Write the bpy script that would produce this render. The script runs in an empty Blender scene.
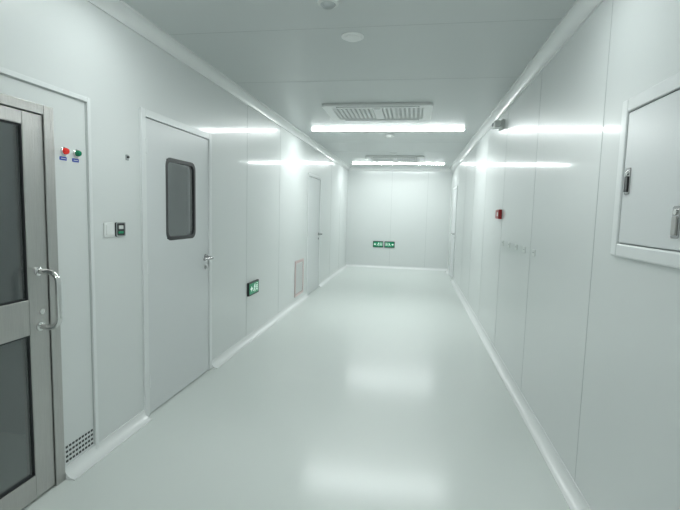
import bpy, bmesh, math
from mathutils import Vector, Matrix

# ------------------------------------------------------------------ constants
XL, XR = -1.78, 0.89
Y0, Y1 = -4.2, 11.9
H = 2.62
CAM_Z = 1.45
EM = 58.0
sc = bpy.context.scene
sc.view_settings.view_transform = 'Standard'
sc.view_settings.look = 'None'

# ------------------------------------------------------------------ materials
def new_mat(name):
    m = bpy.data.materials.new(name); m.use_nodes = True
    return m, m.node_tree, m.node_tree.nodes['Principled BSDF']

def mat(name, col, rough=0.4, metal=0.0, spec=0.5, noise=0.0, nscale=5.0, bump=0.0, bscale=30.0,
        coat=0.0, crough=0.08, stretch=None, emis=None, estr=0.0, rvar=0.0):
    m, nt, b = new_mat(name)
    b.inputs['Base Color'].default_value = (*col, 1)
    b.inputs['Roughness'].default_value = rough
    b.inputs['Metallic'].default_value = metal
    b.inputs['Specular IOR Level'].default_value = spec
    b.inputs['Coat Weight'].default_value = coat
    b.inputs['Coat Roughness'].default_value = crough
    tc = nt.nodes.new('ShaderNodeTexCoord')
    mp = nt.nodes.new('ShaderNodeMapping')
    nt.links.new(tc.outputs['Object'], mp.inputs['Vector'])
    if stretch: mp.inputs['Scale'].default_value = stretch
    if noise > 0 or rvar > 0:
        n = nt.nodes.new('ShaderNodeTexNoise'); n.inputs['Scale'].default_value = nscale
        n.inputs['Detail'].default_value = 4
        nt.links.new(mp.outputs['Vector'], n.inputs['Vector'])
        if noise > 0:
            r = nt.nodes.new('ShaderNodeMapRange')
            r.inputs['To Min'].default_value = 1 - noise; r.inputs['To Max'].default_value = 1 + noise
            nt.links.new(n.outputs['Fac'], r.inputs['Value'])
            mx = nt.nodes.new('ShaderNodeVectorMath'); mx.operation = 'SCALE'
            mx.inputs[0].default_value = col
            nt.links.new(r.outputs['Result'], mx.inputs['Scale'])
            nt.links.new(mx.outputs['Vector'], b.inputs['Base Color'])
        if rvar > 0:
            r2 = nt.nodes.new('ShaderNodeMapRange')
            r2.inputs['To Min'].default_value = rough - rvar; r2.inputs['To Max'].default_value = rough + rvar
            nt.links.new(n.outputs['Fac'], r2.inputs['Value'])
            nt.links.new(r2.outputs['Result'], b.inputs['Roughness'])
    if bump > 0:
        n2 = nt.nodes.new('ShaderNodeTexNoise'); n2.inputs['Scale'].default_value = bscale
        nt.links.new(mp.outputs['Vector'], n2.inputs['Vector'])
        bp = nt.nodes.new('ShaderNodeBump'); bp.inputs['Strength'].default_value = bump
        bp.inputs['Distance'].default_value = 0.01
        nt.links.new(n2.outputs['Fac'], bp.inputs['Height'])
        nt.links.new(bp.outputs['Normal'], b.inputs['Normal'])
    if emis:
        b.inputs['Emission Color'].default_value = (*emis, 1)
        b.inputs['Emission Strength'].default_value = estr
    return m

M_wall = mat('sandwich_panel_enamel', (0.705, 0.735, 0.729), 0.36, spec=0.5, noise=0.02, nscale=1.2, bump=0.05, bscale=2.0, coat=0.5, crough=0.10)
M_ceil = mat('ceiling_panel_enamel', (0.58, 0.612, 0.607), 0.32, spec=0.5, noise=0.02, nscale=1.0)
M_floor = mat('epoxy_floor', (0.68, 0.725, 0.698), 0.34, spec=0.5, noise=0.025, nscale=1.5, bump=0.06, bscale=2.2, rvar=0.05, coat=0.45, crough=0.17)
M_seam = mat('silicone_joint', (0.50, 0.53, 0.525), 0.5)
M_alu = mat('white_aluminium_trim', (0.80, 0.82, 0.815), 0.25, spec=0.6)
M_door = mat('door_enamel', (0.69, 0.715, 0.72), 0.30, noise=0.01)
M_frame = mat('door_frame_enamel', (0.76, 0.785, 0.785), 0.28)
M_gap = mat('dark_gap', (0.06, 0.065, 0.065), 0.7)
M_steel = mat('brushed_steel', (0.50, 0.495, 0.48), 0.30, metal=1.0, noise=0.18, nscale=14, stretch=(40, 40, 0.6), bump=0.25, bscale=14)
M_chrome = mat('polished_steel', (0.75, 0.75, 0.74), 0.12, metal=1.0)
M_satin = mat('satin_handle_steel', (0.42, 0.42, 0.42), 0.22, metal=1.0)
M_rubber = mat('black_gasket', (0.018, 0.02, 0.022), 0.4)
M_black = mat('black_plastic', (0.015, 0.017, 0.018), 0.35)
M_white = mat('white_plastic', (0.80, 0.82, 0.81), 0.3)
M_off = mat('offwhite_plastic', (0.66, 0.69, 0.67), 0.4)
M_red = mat('red_plastic', (0.75, 0.03, 0.02), 0.25, emis=(1, 0.05, 0.03), estr=0.15)
M_dred = mat('dark_red_plastic', (0.35, 0.015, 0.015), 0.35)
M_green = mat('green_plastic', (0.01, 0.25, 0.12), 0.25)
M_blue = mat('blue_label', (0.02, 0.06, 0.45), 0.4)
M_egreen = mat('exit_sign_green', (0.0, 0.20, 0.09), 0.3, emis=(0.0, 0.5, 0.22), estr=0.15)
M_ewhite = mat('exit_sign_white', (0.8, 0.9, 0.85), 0.3, emis=(0.8, 1.0, 0.9), estr=0.4)
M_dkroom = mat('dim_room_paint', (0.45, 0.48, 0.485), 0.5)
M_grey = mat('grey_plastic', (0.33, 0.36, 0.36), 0.4)
M_pink = mat('vent_frame_paint', (0.62, 0.50, 0.49), 0.4)
def lampmat(name, s):
    m, nt, b = new_mat(name)
    b.inputs['Base Color'].default_value = (0.9, 0.95, 0.94, 1)
    b.inputs['Emission Color'].default_value = (0.938, 1.0, 0.988, 1)
    b.inputs['Emission Strength'].default_value = s
    return m
M_lamp = lampmat('lamp_diffuser', EM)
M_lamp_dim = lampmat('dimmed_lamp_diffuser', EM * 0.58)  # same diffuser, strength cut only to keep the near walls darker
M_lamp2 = mat('added_fill_glow', (0.9, 0.95, 0.94), 0.4, emis=(0.92, 1.0, 0.98), estr=6.5)  # glow of the fill lamps added behind the glass

M_glass = bpy.data.materials.new('tinted_glass'); M_glass.use_nodes = True
nt = M_glass.node_tree; nt.nodes.clear()
o_ = nt.nodes.new('ShaderNodeOutputMaterial'); mx = nt.nodes.new('ShaderNodeMixShader')
t_ = nt.nodes.new('ShaderNodeBsdfTransparent'); t_.inputs['Color'].default_value = (0.82, 0.85, 0.85, 1)
g_ = nt.nodes.new('ShaderNodeBsdfGlossy'); g_.inputs['Roughness'].default_value = 0.03
lw = nt.nodes.new('ShaderNodeLayerWeight'); lw.inputs['Blend'].default_value = 0.5
pw_ = nt.nodes.new('ShaderNodeMath'); pw_.operation = 'POWER'; pw_.inputs[1].default_value = 3.0
ma = nt.nodes.new('ShaderNodeMath'); ma.operation = 'MULTIPLY_ADD'; ma.inputs[1].default_value = 0.8; ma.inputs[2].default_value = 0.10
nt.links.new(lw.outputs['Facing'], pw_.inputs[0]); nt.links.new(pw_.outputs[0], ma.inputs[0])
nt.links.new(ma.outputs[0], mx.inputs[0]); nt.links.new(t_.outputs[0], mx.inputs[1]); nt.links.new(g_.outputs[0], mx.inputs[2])
nt.links.new(mx.outputs[0], o_.inputs['Surface'])

# ------------------------------------------------------------------ geometry helpers
FR = {
    'L': lambda u, v, w: (XL + w, u, v),
    'R': lambda u, v, w: (XR - w, u, v),
    'B': lambda u, v, w: (u, Y1 - w, v),
    'C': lambda u, v, w: (u, v, H - w),
    'F': lambda u, v, w: (u, v, w),
}
def obj(name, verts, faces, mats, parent=None, bevel=0.0, smooth=False, fmat=None, seg=2):
    c = Vector((0, 0, 0))
    for v in verts: c += Vector(v)
    c /= len(verts)
    me = bpy.data.meshes.new(name)
    me.from_pydata([tuple(Vector(v) - c) for v in verts], [], faces)
    for m in (mats if isinstance(mats, (list, tuple)) else [mats]): me.materials.append(m)
    if fmat:
        for p, i in zip(me.polygons, fmat): p.material_index = i
    bm = bmesh.new(); bm.from_mesh(me); bmesh.ops.recalc_face_normals(bm, faces=bm.faces); bm.to_mesh(me); bm.free()
    if smooth:
        for p in me.polygons: p.use_smooth = True
    o = bpy.data.objects.new(name, me); bpy.context.collection.objects.link(o)
    o.location = c
    if bevel > 0:
        md = o.modifiers.new('bevel', 'BEVEL'); md.width = bevel; md.segments = seg; md.limit_method = 'ANGLE'
    if parent:
        o.parent = parent
        o.matrix_parent_inverse = Matrix.Translation(-parent.location)
    return o
def empty(name, loc):
    e = bpy.data.objects.new(name, None); e.empty_display_size = 0.1
    bpy.context.collection.objects.link(e); e.location = loc
    return e
BF = [(0, 1, 2, 3), (4, 7, 6, 5), (0, 4, 5, 1), (1, 5, 6, 2), (2, 6, 7, 3), (3, 7, 4, 0)]
def bverts(fr, a, b_):
    f = FR[fr]; (u0, v0, w0), (u1, v1, w1) = a, b_
    return [f(u0, v0, w0), f(u1, v0, w0), f(u1, v1, w0), f(u0, v1, w0),
            f(u0, v0, w1), f(u1, v0, w1), f(u1, v1, w1), f(u0, v1, w1)]
def box(name, fr, a, b_, m, parent=None, bevel=0.0, seg=2):
    return obj(name, bverts(fr, a, b_), BF, m, parent, bevel, seg=seg)
def boxes(name, fr, lst, mats, parent=None, bevel=0.0, mi=None):
    V, Fc, fm = [], [], []
    for k, (a, b_) in enumerate(lst):
        n = len(V); V += bverts(fr, a, b_); Fc += [tuple(i + n for i in q) for q in BF]
        fm += [(mi[k] if mi else 0)] * 6
    return obj(name, V, Fc, mats, parent, bevel, fmat=fm)
def rr(u0, u1, v0, v1, r, n=6):
    P = []
    for cx, cy, a0 in ((u1 - r, v1 - r, 0), (u0 + r, v1 - r, 90), (u0 + r, v0 + r, 180), (u1 - r, v0 + r, 270)):
        for i in range(n + 1):
            a = math.radians(a0 + 90 * i / n); P.append((cx + r * math.cos(a), cy + r * math.sin(a)))
    return P
def prism(name, fr, P, w0, w1, m, parent=None, bevel=0.0):
    f = FR[fr]; n = len(P)
    V = [f(u, v, w0) for u, v in P] + [f(u, v, w1) for u, v in P]
    Fc = [tuple(range(n)), tuple(range(n, 2 * n))] + [(i, (i + 1) % n, n + (i + 1) % n, n + i) for i in range(n)]
    return obj(name, V, Fc, m, parent, bevel)
def ring(name, fr, P, Q, w0, w1, m, parent=None, bevel=0.0):
    f = FR[fr]; n = len(P)
    V = [f(u, v, w) for w in (w0, w1) for S in (P, Q) for u, v in S]
    Fc = []
    for i in range(n):
        j = (i + 1) % n
        Fc += [(i, j, n + j, n + i), (2*n + i, 2*n + j, 3*n + j, 3*n + i), (i, j, 2*n + j, 2*n + i), (n + i, n + j, 3*n + j, 3*n + i)]
    return obj(name, V, Fc, m, parent, bevel)
def circ(cu, cv, r, n=32): return [(cu + r*math.cos(2*math.pi*i/n), cv + r*math.sin(2*math.pi*i/n)) for i in range(n)]
def lathe(name, fr, cu, cv, prof, m, parent=None, n=32):
    f = FR[fr]; V, Fc = [], []
    for r, w in prof:
        V += [f(cu + r*math.cos(2*math.pi*i/n), cv + r*math.sin(2*math.pi*i/n), w) for i in range(n)]
    for k in range(len(prof) - 1):
        for i in range(n):
            j = (i + 1) % n; Fc.append((k*n+i, k*n+j, (k+1)*n+j, (k+1)*n+i))
    Fc += [tuple(range(n)), tuple(range((len(prof)-1)*n, len(prof)*n))]
    o = obj(name, V, Fc, m, parent)
    for p in o.data.polygons: p.use_smooth = len(p.vertices) == 4
    md = o.modifiers.new('es', 'EDGE_SPLIT'); md.split_angle = math.radians(40)
    return o
def tube(name, fr, path, r, m, parent=None):
    f = FR[fr]
    cu = bpy.data.curves.new(name, 'CURVE'); cu.dimensions = '3D'; cu.bevel_depth = r; cu.bevel_resolution = 5; cu.use_fill_caps = True
    sp = cu.splines.new('POLY'); sp.points.add(len(path) - 1)
    for p, q in zip(sp.points, path): p.co = (*f(*q), 1)
    tmp = bpy.data.objects.new('tmp', cu); bpy.context.collection.objects.link(tmp)
    me = bpy.data.meshes.new_from_object(tmp.evaluated_get(bpy.context.evaluated_depsgraph_get()))
    bpy.data.objects.remove(tmp)
    me.materials.clear(); me.materials.append(m)
    for p in me.polygons: p.use_smooth = True
    o = bpy.data.objects.new(name, me); bpy.context.collection.objects.link(o)
    if parent: o.parent = parent; o.matrix_parent_inverse = Matrix.Translation(-parent.location)
    return o
def arc(c, r, a0, a1, n, plane):
    out = []
    for i in range(n + 1):
        a = math.radians(a0 + (a1 - a0) * i / n)
        out.append(plane(c[0] + r*math.cos(a), c[1] + r*math.sin(a)))
    return out

# ------------------------------------------------------------------ room shell
def wall(name, fr, u0, u1, v0, v1, holes, seams, thick=0.10):
    us = sorted({u0, u1} | {h[0] for h in holes} | {h[1] for h in holes})
    L_, mi = [], []
    for a, b_ in zip(us[:-1], us[1:]):
        hs = sorted([h for h in holes if h[0] <= a + 1e-6 and h[1] >= b_ - 1e-6], key=lambda h: h[2])
        z = v0
        for h in hs:
            if h[2] > z + 1e-6: L_.append(((a, z, -thick), (b_, h[2], 0))); mi.append(0)
            z = h[3]
        if z < v1 - 1e-6: L_.append(((a, z, -thick), (b_, v1, 0))); mi.append(0)
    for s in seams:
        segs = [(v0 + 0.001, v1 - 0.001)]
        for h in holes:
            if h[0] - 0.03 < s < h[1] + 0.03:
                ns = []
                for a, b_ in segs:
                    if h[2] > a: ns.append((a, min(b_, h[2])))
                    if h[3] < b_: ns.append((max(a, h[3]), b_))
                segs = ns
        for a, b_ in segs:
            if b_ - a > 0.02:
                L_.append(((s - 0.0025, a, -0.001), (s + 0.0025, b_, 0.0012))); mi.append(1)
    return boxes(name, fr, L_, [M_wall, M_seam], mi=mi)

GD = (0.95, 2.0, 0.0, 1.92)
D1 = (2.72, 3.75, 0.0, 2.09)
D2 = (7.38, 8.38, 0.0, 2.09)
VT = (6.66, 7.12, 0.15, 0.65)
EP = (1.20, 2.17, 1.31, 1.94)
D3 = (10.15, 11.15, 0.0, 2.09)
wall('wall_left', 'L', Y0, Y1, 0, H, [GD, D1, D2, VT], [-2.1, -0.9, 0.3, 4.62, 5.80, 9.5, 10.7])
wall('wall_right', 'R', Y0, Y1, 0, H, [EP, D3], [-3.6, -2.4, -1.2, 0.05, 2.43, 3.66, 4.88, 6.1, 7.32, 8.54, 9.76])
wall('wall_far', 'B', XL - 0.1, XR + 0.1, 0, H, [], [-0.62, 0.30])
boxes('wall_near', 'F', [((XL - 0.1, Y0 - 0.1, 0), (XR + 0.1, Y0, H))], [M_wall])
box('floor', 'F', (XL - 2.2, Y0 - 0.1, -0.1), (XR + 0.8, Y1 + 0.1, 0), M_floor)
cl, mi = [((XL - 0.1, Y0 - 0.1, -0.1), (XR + 0.1, Y1 + 0.1, 0))], [0]
for s in (-0.6, 2.95, 4.1, 7.6, 8.75):
    cl.append(((XL, s - 0.003, -0.001), (XR, s + 0.003, 0.001))); mi.append(1)
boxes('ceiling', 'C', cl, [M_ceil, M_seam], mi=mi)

def extr(name, segs, prof, tf, m):
    V, Fc = [], []
    n = len(prof)
    for a, b_ in segs:
        k = len(V)
        V += [tf(p, q, a) for p, q in prof] + [tf(p, q, b_) for p, q in prof]
        Fc += [(k+i, k+(i+1) % n, k+n+(i+1) % n, k+n+i) for i in range(n)]
        Fc += [tuple(range(k, k+n)), tuple(range(k+n, k+2*n))]
    o = obj(name, V, Fc, m)
    for p in o.data.polygons: p.use_smooth = len(p.vertices) == 4
    md = o.modifiers.new('es', 'EDGE_SPLIT'); md.split_angle = math.radians(30)
    return o
def cove(r, t):
    P = [(0, 0), (r, 0), (r, t)]
    for i in range(1, 9):
        a = math.radians(90 * i / 9)
        P.append((r - (r - t) * math.sin(a), r - (r - t) * math.cos(a)))
    P += [(t, r), (0, r)]
    return P
base = cove(0.065, 0.006); corn = cove(0.080, 0.012)
def gaps(holes, a=Y0, b_=Y1):
    out, z = [], a
    for h in sorted(holes):
        out.append((z, h[0])); z = h[1]
    out.append((z, b_)); return out
extr('baseboard_left', gaps([GD, D1, D2]), base, lambda p, q, s: (XL + p, s, q), M_alu)
extr('baseboard_right', gaps([D3]), base, lambda p, q, s: (XR - p, s, q), M_alu)
extr('baseboard_far', [(XL, XR)], base, lambda p, q, s: (s, Y1 - p, q), M_alu)
extr('trim_1', [(Y0, Y1)], corn, lambda p, q, s: (XL + p, s, H - q), M_alu)
extr('trim_2', [(Y0, Y1)], corn, lambda p, q, s: (XR - p, s, H - q), M_alu)
extr('trim_3', [(XL, XR)], corn, lambda p, q, s: (s, Y1 - p, H - q), M_alu)

# rooms behind the left wall (seen through glass)
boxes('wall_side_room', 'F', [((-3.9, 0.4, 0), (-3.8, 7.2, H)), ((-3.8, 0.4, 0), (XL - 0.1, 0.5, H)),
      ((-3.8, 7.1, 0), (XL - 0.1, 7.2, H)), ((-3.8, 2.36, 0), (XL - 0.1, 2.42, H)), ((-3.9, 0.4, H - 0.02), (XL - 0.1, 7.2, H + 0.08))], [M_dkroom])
for y in (1.4, 3.4, 5.2):  # invented lamps, added so the glass looks lighter from the corridor
    e = empty('added_fill_lamp', (-2.9, y, H - 0.02))
    boxes('housing', 'F', [((-3.25, y - 0.12, H - 0.045), (-2.55, y + 0.12, H - 0.02))], [M_white], e)
    boxes('diffuser', 'F', [((-3.22, y - 0.10, H - 0.055), (-2.58, y + 0.10, H - 0.045))], [M_lamp2], e)

# ------------------------------------------------------------------ hinged panel doors
def lever(fr, par, u, z, sgn, w0):
    lathe('handle_rose', fr, u, z, [(0.028, w0), (0.028, w0 + 0.010), (0.013, w0 + 0.014), (0.012, w0 + 0.05)], M_satin, par, 24)
    tube('handle_lever', fr, [(u, z, w0 + 0.045), (u, z, w0 + 0.06), (u + sgn*0.015, z, w0 + 0.070), (u + sgn*0.06, z, w0 + 0.068), (u + sgn*0.135, z - 0.004, w0 + 0.058)], 0.0125, M_satin, par)
    lathe('keyhole', fr, u, z - 0.085, [(0.020, w0), (0.020, w0 + 0.006), (0.009, w0 + 0.008), (0.009, w0 + 0.012)], M_satin, par, 24)
def panel_door(name, fr, D, window, hinge_lo=True):
    u0, u1, v0, v1 = D
    cx = FR[fr]((u0 + u1) / 2, 0, 0)
    e = empty(name, cx)
    fw = 0.05
    boxes('frame', fr, [((u0, 0, -0.1), (u0 + fw, v1, 0.014)), ((u1 - fw, 0, -0.1), (u1, v1, 0.014)), ((u0 + fw, v1 - fw, -0.1), (u1 - fw, v1, 0.014))], [M_frame], e, 0.003)
    boxes('gap', fr, [((u0 + fw, 0.001, -0.09), (u0 + fw + 0.005, v1 - fw, -0.004)), ((u1 - fw - 0.005, 0.001, -0.09), (u1 - fw, v1 - fw, -0.004)),
                      ((u0 + fw, v1 - fw - 0.005, -0.09), (u1 - fw, v1 - fw, -0.004)), ((u0 + fw, 0.001, -0.09), (u1 - fw, 0.008, -0.006))], [M_gap], e)
    a, b_, t = u0 + fw + 0.005, u1 - fw - 0.005, v1 - fw - 0.005
    if window:
        wu0, wu1, wv0, wv1 = window
        boxes('leaf', fr, [((a, 0.008, -0.05), (wu0, t, 0.004)), ((wu1, 0.008, -0.05), (b_, t, 0.004)),
                           ((wu0, 0.008, -0.05), (wu1, wv0, 0.004)), ((wu0, wv1, -0.05), (wu1, t, 0.004))], [M_door], e)
        ring('window_gasket', fr, rr(wu0 - 0.012, wu1 + 0.012, wv0 - 0.012, wv1 + 0.012, 0.06), rr(wu0 + 0.016, wu1 - 0.016, wv0 + 0.016, wv1 - 0.016, 0.045), -0.03, 0.007, M_rubber, e, 0.002)
        prism('window_glass', fr, rr(wu0 + 0.012, wu1 - 0.012, wv0 + 0.012, wv1 - 0.012, 0.04), -0.008, -0.002, M_glass, e)
    else:
        boxes('leaf', fr, [((a, 0.008, -0.05), (b_, t, 0.004))], [M_door], e, 0.002)
    hu, s = (b_ - 0.055, -1) if hinge_lo else (a + 0.055, 1)
    lever(fr, e, hu, 1.03, s, 0.004)
    hx = u0 + fw if hinge_lo else u1 - fw
    for k, z in enumerate((0.25, 1.05, 1.85)):
        boxes('hinge_%d' % (k + 1), fr, [((hx - 0.008, z - 0.05, 0.0), (hx + 0.008, z + 0.05, 0.020))], [M_frame], e, 0.005)
    return e
panel_door('door_1', 'L', D1, (3.03, 3.45, 1.22, 1.80))
panel_door('door_2', 'L', D2, None)
panel_door('door_3', 'R', D3, None, hinge_lo=False)

# ------------------------------------------------------------------ stainless glass door
e = empty('door_4', (XL, 1.48, 0))
u0, u1, v0, v1 = GD
boxes('jamb', 'L', [((u0, 0, -0.1), (u0 + 0.06, v1, 0.012)), ((u1 - 0.06, 0, -0.1), (u1, v1, 0.012)), ((u0 + 0.06, v1 - 0.045, -0.1), (u1 - 0.06, v1, 0.012))], [M_steel], e, 0.003)
a, b_, t = u0 + 0.064, u1 - 0.064, v1 - 0.05
bt = 0.012
boxes('leaf_frame', 'L', [((a, bt, -0.045), (a + 0.115, t, 0.006)), ((b_ - 0.115, bt, -0.045), (b_, t, 0.006)),
    ((a + 0.115, t - 0.06, -0.045), (b_ - 0.115, t, 0.006)), ((a + 0.115, bt, -0.045), (b_ - 0.115, 0.13, 0.006)),
    ((a + 0.115, 0.83, -0.045), (b_ - 0.115, 1.0, 0.006))], [M_steel], e, 0.003)
boxes('gasket', 'L', [((a + 0.115, z0, -0.02), (a + 0.122, z1, 0.002)) for z0, z1 in ((0.13, 0.83), (1.0, t - 0.06))] +
    [((b_ - 0.122, z0, -0.02), (b_ - 0.115, z1, 0.002)) for z0, z1 in ((0.13, 0.83), (1.0, t - 0.06))] +
    [((a + 0.115, z, -0.02), (b_ - 0.115, z + 0.007, 0.002)) for z in (0.13, 0.823, 1.0, t - 0.067)], [M_rubber], e)
boxes('glass', 'L', [((a + 0.12, 0.135, -0.012), (b_ - 0.12, 0.825, -0.004)), ((a + 0.12, 1.005, -0.012), (b_ - 0.12, t - 0.065, -0.004))], [M_glass], e)
hy = b_ - 0.06
rad, pw, zb, zt = 0.05, 0.115, 0.86, 1.13
path = [(hy, zb, 0.0)] + arc((pw - rad, zb + rad), rad, -90, 0, 8, lambda w, z: (hy, z, w)) + \
       arc((pw - rad, zt - rad), rad, 0, 90, 8, lambda w, z: (hy, z, w)) + [(hy, zt, 0.0)]
tube('pull_handle', 'L', path, 0.0135, M_chrome, e)
for k, z in enumerate((zb, zt)):
    lathe('handle_collar_%d' % (k + 1), 'L', hy, z, [(0.022, 0.006), (0.022, 0.014), (0.014, 0.018)], M_chrome, e, 24)
lathe('lock_cylinder', 'L', b_ - 0.045, 0.93, [(0.014, 0.006), (0.014, 0.012), (0.008, 0.013)], M_chrome, e, 24)

# air return chase panel around the glass door
e = empty('return_air_panel', (XL, 2.13, 0))
boxes('edge_trim', 'L', [((2.235, 0.0, 0), (2.26, 2.03, 0.012)), ((0.7, 2.005, 0), (2.235, 2.03, 0.012))], [M_frame], e, 0.003)
boxes('edge_joint', 'L', [((2.229, 0.075, 0), (2.235, 2.005, 0.002)), ((0.7, 1.999, 0), (2.229, 2.005, 0.002)), ((2.26, 0.075, 0), (2.264, 2.03, 0.002))], [M_seam], e)
L_ = []
for r_ in range(4):
    for c_ in range(9):
        uu = 2.02 + c_ * 0.0235; z = 0.082 + r_ * 0.026
        L_.append(((uu, z, 0.0), (uu + 0.013, z + 0.011, 0.003)))
boxes('vent_slots', 'L', L_, [M_gap], e)

for nm, u, m in (('red_indicator_lamp', 2.07, M_red), ('green_indicator_lamp', 2.155, M_green)):
    e = empty(nm, (XL, u, 1.72))
    lathe('bezel', 'L', u, 1.722, [(0.021, 0), (0.021, 0.006), (0.017, 0.009)], M_chrome, e, 24)
    lathe('lens', 'L', u, 1.722, [(0.016, 0.008), (0.016, 0.018), (0.012, 0.026), (0.005, 0.029)], m, e, 24)
    prism('label', 'L', rr(u - 0.028, u + 0.018, 1.676, 1.694, 0.003), 0, 0.002, M_blue, e)
    boxes('label_text', 'L', [((u - 0.02, 1.683, 0.002), (u + 0.01, 1.687, 0.003))], [M_white], e)

e = empty('light_switch', (XL, 2.395, 1.31))
prism('plate', 'L', rr(2.352, 2.438, 1.267, 1.353, 0.008), 0, 0.009, M_white, e, 0.002)
prism('rocker', 'L', rr(2.366, 2.424, 1.280, 1.340, 0.004), 0.009, 0.013, M_white, e, 0.0015)
e = empty('access_switch', (XL, 2.50, 1.31))
prism('plate', 'L', rr(2.455, 2.541, 1.267, 1.353, 0.008), 0, 0.010, M_black, e, 0.002)
ring('trim', 'L', rr(2.455, 2.541, 1.267, 1.353, 0.008), rr(2.461, 2.535, 1.273, 1.347, 0.006), 0.010, 0.012, M_grey, e)
prism('button', 'L', rr(2.478, 2.518, 1.312, 1.334, 0.004), 0.010, 0.014, M_off, e)
prism('green_mark', 'L', rr(2.475, 2.521, 1.285, 1.298, 0.003), 0.010, 0.012, M_egreen, e)
e = empty('door_sensor', (XL, 2.585, 1.75))
prism('plate', 'L', rr(2.572, 2.598, 1.735, 1.77, 0.004), 0, 0.004, M_grey, e)
lathe('pin', 'L', 2.585, 1.755, [(0.007, 0.004), (0.007, 0.014), (0.004, 0.016)], M_black, e, 16)

def exit_sign(fr, u, v, w_=0.32, h_=0.15, flip=1):
    e = empty('exit_sign', FR[fr](u, v, 0))
    prism('housing', fr, rr(u - w_/2, u + w_/2, v - h_/2, v + h_/2, 0.008), 0, 0.022, M_black, e, 0.002)
    prism('panel', fr, rr(u - w_/2 + 0.016, u + w_/2 - 0.016, v - h_/2 + 0.016, v + h_/2 - 0.016, 0.004), 0.022, 0.024, M_egreen, e)
    def P(pts, n): prism(n, fr, [(u + flip*a, v + b_) for a, b_ in pts], 0.024, 0.026, M_ewhite, e)
    P([(-0.115, -0.008), (-0.09, -0.008), (-0.09, -0.03), (-0.05, 0.0), (-0.09, 0.03), (-0.09, 0.008), (-0.115, 0.008)], 'arrow')
    prism('figure_head', fr, circ(u + flip*0.012, v + 0.036, 0.009, 16), 0.024, 0.026, M_ewhite, e)
    P([(-0.004, 0.026), (0.014, 0.024), (0.006, -0.004), (-0.010, -0.002)], 'figure_torso')
    P([(-0.010, 0.0), (0.004, -0.004), (0.020, -0.022), (0.018, -0.045), (0.010, -0.045), (0.010, -0.026)], 'figure_leg_1')
    P([(-0.010, 0.0), (0.0, -0.006), (-0.012, -0.028), (-0.034, -0.034), (-0.034, -0.026), (-0.018, -0.020)], 'figure_leg_2')
    P([(0.010, 0.022), (0.030, 0.004), (0.034, 0.010), (0.014, 0.028)], 'figure_arm')
    boxes('doorway', fr, [((u + flip*0.045 - 0.002, v - 0.046, 0.024), (u + flip*0.045 + 0.002, v + 0.046, 0.026)), ((u + flip*0.112 - 0.002, v - 0.046, 0.024), (u + flip*0.112 + 0.002, v + 0.046, 0.026)),
        ((min(u + flip*0.047, u + flip*0.110), v + 0.042, 0.024), (max(u + flip*0.047, u + flip*0.110), v + 0.046, 0.026))], [M_ewhite], e)
    boxes('lettering', fr, [((u + flip*0.078 - 0.022, v + z, 0.024), (u + flip*0.078 + 0.022, v + z + 0.010, 0.026)) for z in (-0.03, -0.008, 0.014)], [M_ewhite], e)
exit_sign('L', 4.80, 0.575)
exit_sign('B', -0.93, 0.63, 0.27, 0.16)
exit_sign('B', -0.63, 0.63, 0.27, 0.16, -1)

e = empty('return_air_grille', (XL, 6.89, 0.4))
g0, g1, h0, h1 = VT
ring('frame', 'L', rr(g0 - 0.03, g1 + 0.03, h0 - 0.03, h1 + 0.03, 0.004, 2), rr(g0 + 0.01, g1 - 0.01, h0 + 0.01, h1 - 0.01, 0.003, 2), -0.001, 0.012, M_pink, e)
boxes('louvres', 'L', [((g0 + 0.005, h0 + 0.015 + i*0.03, -0.04), (g1 - 0.005, h0 + 0.035 + i*0.03, 0.006)) for i in range(16)], [M_white], e)
boxes('plenum', 'L', [((g0, h0, -0.098), (g1, h1, -0.09))], [M_gap], e)

# ------------------------------------------------------------------ right wall items
e = empty('electrical_panel', (XR, 1.69, 1.62))
u0, u1, v0, v1 = EP
boxes('outer_frame', 'R', [((u0 - 0.02, v0 - 0.02, 0), (u0 + 0.035, v1 + 0.02, 0.018)), ((u1 - 0.035, v0 - 0.02, 0), (u1 + 0.02, v1 + 0.02, 0.018)),
    ((u0 + 0.035, v0 - 0.02, 0), (u1 - 0.035, v0 + 0.035, 0.018)), ((u0 + 0.035, v1 - 0.035, 0), (u1 - 0.035, v1 + 0.02, 0.018))], [M_frame], e, 0.006)
boxes('gap', 'R', [((u0 + 0.03, v0 + 0.03, -0.02), (u1 - 0.03, v1 - 0.03, 0.002))], [M_grey], e)
boxes('door_leaf', 'R', [((u0 + 0.040, v0 + 0.040, 0.0), (u1 - 0.040, v1 - 0.040, 0.012))], [M_door], e, 0.004)
boxes('backing_box', 'R', [((u0, v0, -0.09), (u1, v1, -0.03))], [M_frame], e)
for nm, uu, zz in (('latch', 2.085, 1.61), ('lock', 1.70, 1.445)):
    prism(nm + '_plate', 'R', rr(uu - 0.022, uu + 0.022, zz - 0.055, zz + 0.055, 0.006), 0.012, 0.017, M_satin, e, 0.001)
    prism(nm + '_paddle', 'R', rr(uu - 0.014, uu + 0.014, zz - 0.045, zz + 0.02, 0.004), 0.017, 0.022, M_black if nm == 'latch' else M_steel, e, 0.001)
    lathe(nm + '_key', 'R', uu, zz + 0.035, [(0.010, 0.017), (0.010, 0.021), (0.005, 0.022)], M_chrome, e, 16)

e = empty('fire_alarm_call_point', (XR, 5.02, 1.47))
prism('base', 'R', rr(4.90, 5.01, 1.42, 1.52, 0.008), 0, 0.035, M_dred, e, 0.004)
prism('press_plate', 'R', rr(4.93, 4.98, 1.45, 1.49, 0.004), 0.035, 0.038, M_white, e)
prism('phone_jack', 'R', rr(5.03, 5.11, 1.425, 1.515, 0.006), 0, 0.03, M_dred, e, 0.003)

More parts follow.
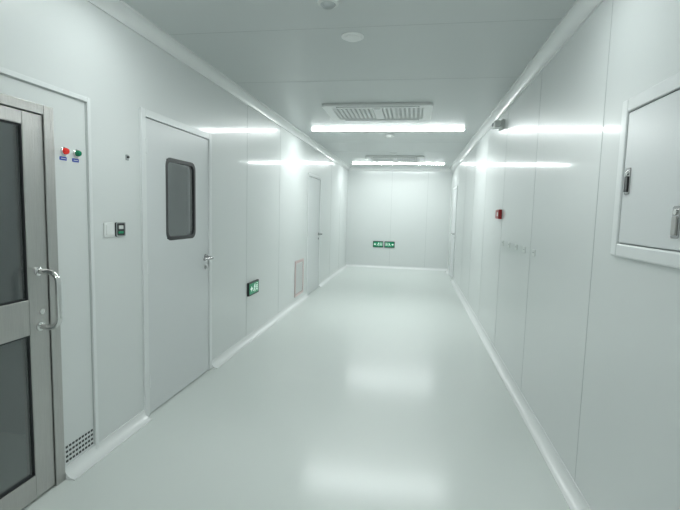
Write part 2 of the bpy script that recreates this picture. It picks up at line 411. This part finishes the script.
e = empty('emergency_sounder', (XR, 5.17, 2.45))
prism('base', 'R', rr(5.05, 5.25, 2.38, 2.47, 0.015), 0, 0.03, M_off, e, 0.004)
prism('body', 'R', rr(5.07, 5.23, 2.39, 2.46, 0.012), 0.03, 0.10, M_off, e, 0.012)
lathe('lens', 'R', 5.15, 2.425, [(0.026, 0.10), (0.026, 0.106), (0.016, 0.114)], M_grey, e, 20)

for u in (3.55, 3.85, 4.15, 4.45, 4.75):  # row of small pale label stickers
    e = empty('wall_label', (XR, u, 1.19))
    prism('plate', 'R', rr(u - 0.043, u + 0.043, 1.16, 1.21, 0.006), 0, 0.004, M_off, e, 0.001)
    boxes('mark', 'R', [((u - 0.025, 1.182, 0.004), (u + 0.025, 1.188, 0.005))], [M_grey], e)

# ------------------------------------------------------------------ ceiling items
def strip_light(y, lm):
    e = empty('ceiling_strip_light', (-0.44, y, H))
    x0, x1, hw, ht = -1.50, 0.61, 0.045, 0.020
    n = 12
    prof = [(-hw, 0.006)] + [(-hw*math.cos(math.pi*i/n), 0.006 + (ht - 0.006)*math.sin(math.pi*i/n)**0.7) for i in range(1, n)] + [(hw, 0.006)]
    V = [FR['C'](x, y + p, q) for x in (x0, x1) for p, q in prof]
    k = len(prof)
    Fc = [(i, (i+1) % k, k + (i+1) % k, k + i) for i in range(k)] + [tuple(range(k)), tuple(range(k, 2*k))]
    obj('diffuser', V, Fc, lm, e)
    box('housing', 'C', (x0 - 0.01, y - hw - 0.004, 0), (x1 + 0.01, y + hw + 0.004, 0.006), M_off, e, 0.002)
    for kx, (xa, xb) in enumerate(((x0 - 0.014, x0), (x1, x1 + 0.014))):
        box('end_cap_%d' % (kx + 1), 'C', (xa, y - hw - 0.003, 0.006), (xb, y + hw + 0.003, ht + 0.003), M_off, e, 0.003)
strip_light(6.45, M_lamp); strip_light(10.75, M_lamp); strip_light(2.2, M_lamp_dim); strip_light(-2.0, M_lamp)

def cassette(y0):
    x0, x1, y1 = -1.06, 0.14, y0 + 0.80
    e = empty('ceiling_air_conditioner', ((x0 + x1)/2, (y0 + y1)/2, H))
    ring('panel_frame', 'C', rr(x0, x1, y0, y1, 0.05), rr(x0 + 0.10, x1 - 0.10, y0 + 0.12, y1 - 0.12, 0.02), 0, 0.030, M_white, e, 0.008)
    prism('filter_backing', 'C', rr(x0 + 0.08, x1 - 0.08, y0 + 0.1, y1 - 0.1, 0.02), 0, 0.012, M_grey, e)
    cx = (x0 + x1)/2
    box('centre_divider', 'C', (cx - 0.05, y0 + 0.12, 0.01), (cx + 0.05, y1 - 0.12, 0.031), M_white, e, 0.004)
    L_ = []
    for a, b_ in ((x0 + 0.10, cx - 0.05), (cx + 0.05, x1 - 0.10)):
        for i in range(8):
            yy = y0 + 0.14 + i*0.07; L_.append(((a, yy, 0.012), (b_, yy + 0.022, 0.024)))
        for i in range(9):
            xx = a + (b_ - a)*(i + 0.5)/9; L_.append(((xx - 0.012, y0 + 0.12, 0.014), (xx + 0.012, y1 - 0.12, 0.022)))
    boxes('grille', 'C', L_, [M_white], e)
    for k, (a, b_) in enumerate(((y0 + 0.035, y0 + 0.085), (y1 - 0.085, y1 - 0.035))):
        box('outlet_slot_%d' % (k+1), 'C', (x0 + 0.16, a, 0.030), (x1 - 0.14, b_, 0.032), M_grey, e)
        box('air_vane_%d' % (k+1), 'C', (x0 + 0.17, a + 0.008, 0.032), (x1 - 0.15, b_ - 0.012, 0.037), M_white, e, 0.002)
    box('badge', 'C', (cx - 0.03, y0 + 0.14, 0.031), (cx + 0.03, y0 + 0.16, 0.033), M_grey, e)
cassette(4.93); cassette(9.35)

for x, y in ((-0.46, 3.10), (-0.43, 7.0), (-0.46, 9.0)):
    e = empty('smoke_detector', (x, y, H))
    lathe('base', 'C', x, y, [(0.075, 0), (0.075, 0.006), (0.066, 0.010)], M_white, e)
    lathe('sensor_head', 'C', x, y, [(0.055, 0.010), (0.055, 0.014), (0.045, 0.020), (0.018, 0.022)], M_white, e)
e = empty('ceiling_speaker', (-0.53, 2.60, H))
lathe('rim', 'C', -0.53, 2.60, [(0.06, 0), (0.06, 0.008), (0.045, 0.012)], M_off, e)
lathe('cone', 'C', -0.53, 2.60, [(0.044, 0.012), (0.03, 0.026), (0.012, 0.030)], M_grey, e)

# ------------------------------------------------------------------ world + camera
w = bpy.data.worlds.new('world'); sc.world = w; w.use_nodes = True
w.node_tree.nodes['Background'].inputs[0].default_value = (0.05, 0.06, 0.06, 1)

f = 450.0
r = math.radians(1.5); u = 415 - 340; v = 255 - 214
u2 = u*math.cos(r) - v*math.sin(r); v2 = u*math.sin(r) + v*math.cos(r)
th = math.atan(v2/f); ps = math.atan(u2/f*math.cos(th))
R = Matrix.Rotation(ps, 3, 'Z') @ Matrix.Rotation(math.pi/2 - th, 3, 'X') @ Matrix.Rotation(r, 3, 'Z')
cd = bpy.data.cameras.new('camera'); cam = bpy.data.objects.new('camera', cd); bpy.context.collection.objects.link(cam)
cam.matrix_world = Matrix.Translation((0, 0, CAM_Z)) @ R.to_4x4()
cd.sensor_width = 36; cd.lens = f/680*36; cd.clip_start = 0.02
sc.camera = cam
